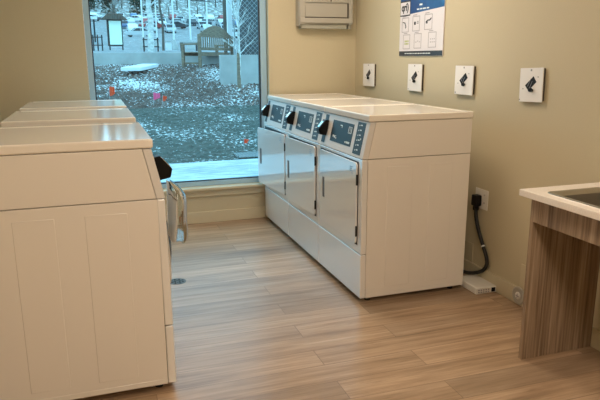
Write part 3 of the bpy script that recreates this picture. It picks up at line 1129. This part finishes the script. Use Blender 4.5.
flag('small orange-red marker flag in the mulch at the left of the window', -1.06, 9.6, zg(9.6), M['orange'], .11, .20, .3)
flag('small pink marker flag in the middle of the mulch bed', -.26, 9.2, zg(9.2), M['pink'], .13, .15, -.2)
flag('small orange marker flag just right of the pink one', -.10, 9.05, zg(9.05), M['orange'], .10, .12, .5)
flag('orange-red marker flag in the lawn near the window, beside the far dryer', .70, 5.75, zg(5.75), M['orange'], .085, .09, .2)
ub = thing('utility_box', 'low green utility box on the mulch edge behind the washers', 'utility box', (-1.12, 8.6, zg(8.6) - .01))
B().box(-.14, -.1, 0, .14, .1, .13, .01).o('box_body', M['teal'], ub)
B().box(-.15, -.11, .13, .15, .11, .155, .008).o('box_lid', M['teal'], ub)
gr = thing('ground_grate', 'small metal ground grate lying in the lawn beside the orange flag', 'grate', (.72, 5.52, zg(5.52)))
b = B()
for i in range(9):
    b.box(-.20 + i * .05, -.15, .004, -.19 + i * .05, .15, .03)
for j in range(6):
    b.box(-.20, -.15 + j * .058, .004, .21, -.142 + j * .058, .03)
b.o('grate_bars', M['wire'], gr, smooth=False)
b = B()
b.tube([(-8, 50, 7.2), (2, 50, 6.4), (9, 50, 6.0), (20, 50, 6.6)], .03, 6)
tag(b.o('overhead_wire', M['blackmetal']), 'thin dark overhead wire crossing behind the poles', 'wire')
pv = thing('shelter_roof', 'low snow-covered roof behind the notice board at the left', 'roof', (-4.0, 60, zg(60)))
B().box(-4, -1.5, 2.05, 3.6, 1.5, 2.3, .03).o('roof_slab', M['snow'], pv)
for x in (-3.6, 3.2):
    B().box(x, -1.2, 0, x + .15, -1.05, 2.05).o('roof_post', M['blackmetal'], pv)


# parked cars
def make_car(color, label):
    t = thing('car', label, 'car', (0, 0, 0), 0, 'cars in the parking lot')
    prof = [(-2.2, .30), (-2.25, .62), (-2.05, .82), (-1.2, .92), (-.55, 1.40), (.75, 1.45), (1.55, 1.02), (2.15, .92), (2.25, .60), (2.2, .30)]
    B().poly([(x, -.85, z) for x, z in prof], (0, 1.7, 0), .05, 2).o('body', M['car_' + color], t)
    b_ = B()
    b_.poly([(-1.02, -.87, .95), (-.48, -.87, 1.33), (.10, -.87, 1.36), (.10, -.87, .95)], (0, 1.74, 0))
    b_.poly([(.17, -.87, .95), (.17, -.87, 1.36), (.68, -.87, 1.36), (1.30, -.87, 1.0)], (0, 1.74, 0))
    b_.o('side_window', M['carglass'], t, smooth=False)
    b_ = B()
    b_.poly([(-1.17, -.7, .95), (-.60, -.7, 1.39), (-.63, -.7, 1.42), (-1.22, -.7, .96)], (0, 1.4, 0))
    b_.o('windscreen', M['carglass'], t, smooth=False)
    for x in (-1.4, 1.4):
        for y in (-.8, .62):
            B().lathe([(.33, 0), (.33, .18), (.2, .19)], 16, Matrix.Translation((x, y + .18, .33)) @ Matrix.Rotation(PI / 2, 4, 'X')).o('wheel', M['tyre'], t)
    B().box(-.5, -.62, 1.43, .68, .62, 1.50, .03).o('roof_snow', M['snow'], t)
    return t


first = {}
rnd = random.Random(21)
keys = ['white', 'silver', 'dark', 'silver', 'white', 'blue', 'silver', 'red', 'white']


def place_car(key, x, y, rz):
    lab = {'white': 'white car among those parked on the slope beyond the plaza', 'silver': 'silver car among those parked on the slope beyond the plaza',
           'dark': 'black car among those parked on the slope beyond the plaza', 'blue': 'dark blue car among those parked on the slope beyond the plaza',
           'red': 'red car among those parked on the slope beyond the plaza'}[key]
    if key not in first:
        first[key] = make_car(key, lab)
        o_ = first[key]
    else:
        o_ = copy_tree(first[key])
    dz = (zg(y + 1) - zg(y - 1)) / 2
    o_.location = (x, y, zg(y))
    o_.rotation_euler = (0, 0, rz)
    if abs(math.sin(rz)) > .7:
        o_.rotation_euler = (0, -math.atan(dz) * math.sin(rz), rz)
    else:
        o_.rotation_euler = (math.atan(dz) * math.cos(rz), 0, rz)
    o_['label'] = lab
    o_['group'] = key + ' cars in the parking lot'
    return o_


c = place_car('silver', 6.3, 98, 0)
c['label'] = 'silver car seen side-on, nearest in the lot, right of the notice board'
del c['group']
c = place_car('white', 19.5, 92, .15)
c['label'] = 'white car seen side-on in the lot, above the left end of the bench'
del c['group']
for ri, (yy, xa, xb) in enumerate(((112, -4, 38), (124, -5, 42), (137, -6, 46), (151, -6, 50), (165, -7, 54))):
    x = xa + rnd.uniform(0, 2)
    while x < xb:
        if rnd.random() < .86:
            place_car(rnd.choice(keys), x, yy + rnd.uniform(-.5, .5), PI / 2 * rnd.choice((1, -1)) if ri % 2 == 0 else rnd.choice((.5, -.5, PI / 2)))
        x += 3.3 if ri % 2 == 0 else 5.1


# woodland on the hill
def hill_tree(kind, seed):
    rnd_ = random.Random(seed)
    if kind == 'conifer':
        t = thing('conifer', 'dark evergreen tree on the hillside beyond the parking lot', 'tree', (0, 0, 0), 0, 'evergreens on the hillside')
        B().tube([(0, 0, 0), (0, 0, 12)], [.3, .08], 6).o('trunk', M['bark_dark'], t)
        b_ = bmesh.new()
        for k in range(420):
            h_ = rnd_.uniform(.08, 1)
            r_ = 3.2 * (1 - h_) + .3
            a = rnd_.uniform(0, 2 * PI)
            rr_ = r_ * rnd_.uniform(.3, 1)
            p = Vector((rr_ * math.cos(a), rr_ * math.sin(a), 12.5 * h_))
            s_ = rnd_.uniform(.5, 1.0)
            vs = [b_.verts.new(p + Vector((rnd_.uniform(-1, 1), rnd_.uniform(-1, 1), rnd_.uniform(-.7, .4))) * s_) for _ in range(4)]
            for f_ in ((0, 1, 2), (0, 2, 3), (0, 1, 3)):
                b_.faces.new([vs[i] for i in f_])
        q_ = B()
        q_._merge(b_)
        q_.o('foliage', M['needle'], t, smooth=False)
    else:
        t = thing('bare_tree', 'leafless grey-brown tree on the hillside beyond the parking lot', 'tree', (0, 0, 0), 0, 'leafless trees on the hillside')
        B().tube([(0, 0, 0), (0, 0, 4)], [.28, .2], 6).o('trunk', M['bark_dark'], t)
        b_ = B()
        for k in range(5):
            d = Vector((rnd_.uniform(-.7, .7), rnd_.uniform(-.7, .7), 1)).normalized()
            branches(b_, Vector((0, 0, 3.6)), d, 2.6, .15, 4, rnd_, .6, 4)
        b_.o('branches', M['twig'], t, smooth=False)
    return t


bare = [hill_tree('bare', s) for s in (1, 2, 3)]
con = [hill_tree('conifer', s) for s in (4, 5)]
used = set()
spots = []
for row in range(9):
    yy = 179 + row * 8
    for k in range(11 + row // 2):
        x = -12 + 8.2 * k + (row % 2) * 4.1
        spots.append((x + rnd.uniform(-.5, .5), yy + rnd.uniform(-.5, .5), row))
for i, (x, y, row) in enumerate(spots):
    is_con = (x < 20 and rnd.random() < .8) or (row > 2 and rnd.random() < .3)
    src = rnd.choice(con if is_con else bare)
    if src.name in used:
        o_ = copy_tree(src)
    else:
        used.add(src.name)
        o_ = src
    s_ = rnd.uniform(.62, .8)
    o_.location = (x, y, zg(y) - .3)
    o_.rotation_euler = (0, 0, rnd.uniform(0, 6.28))
    o_.scale = (s_, s_, s_)
for s in bare + con:
    if s.name not in used:
        s.location = (rnd.uniform(0, 40), 180, zg(180) - .3)
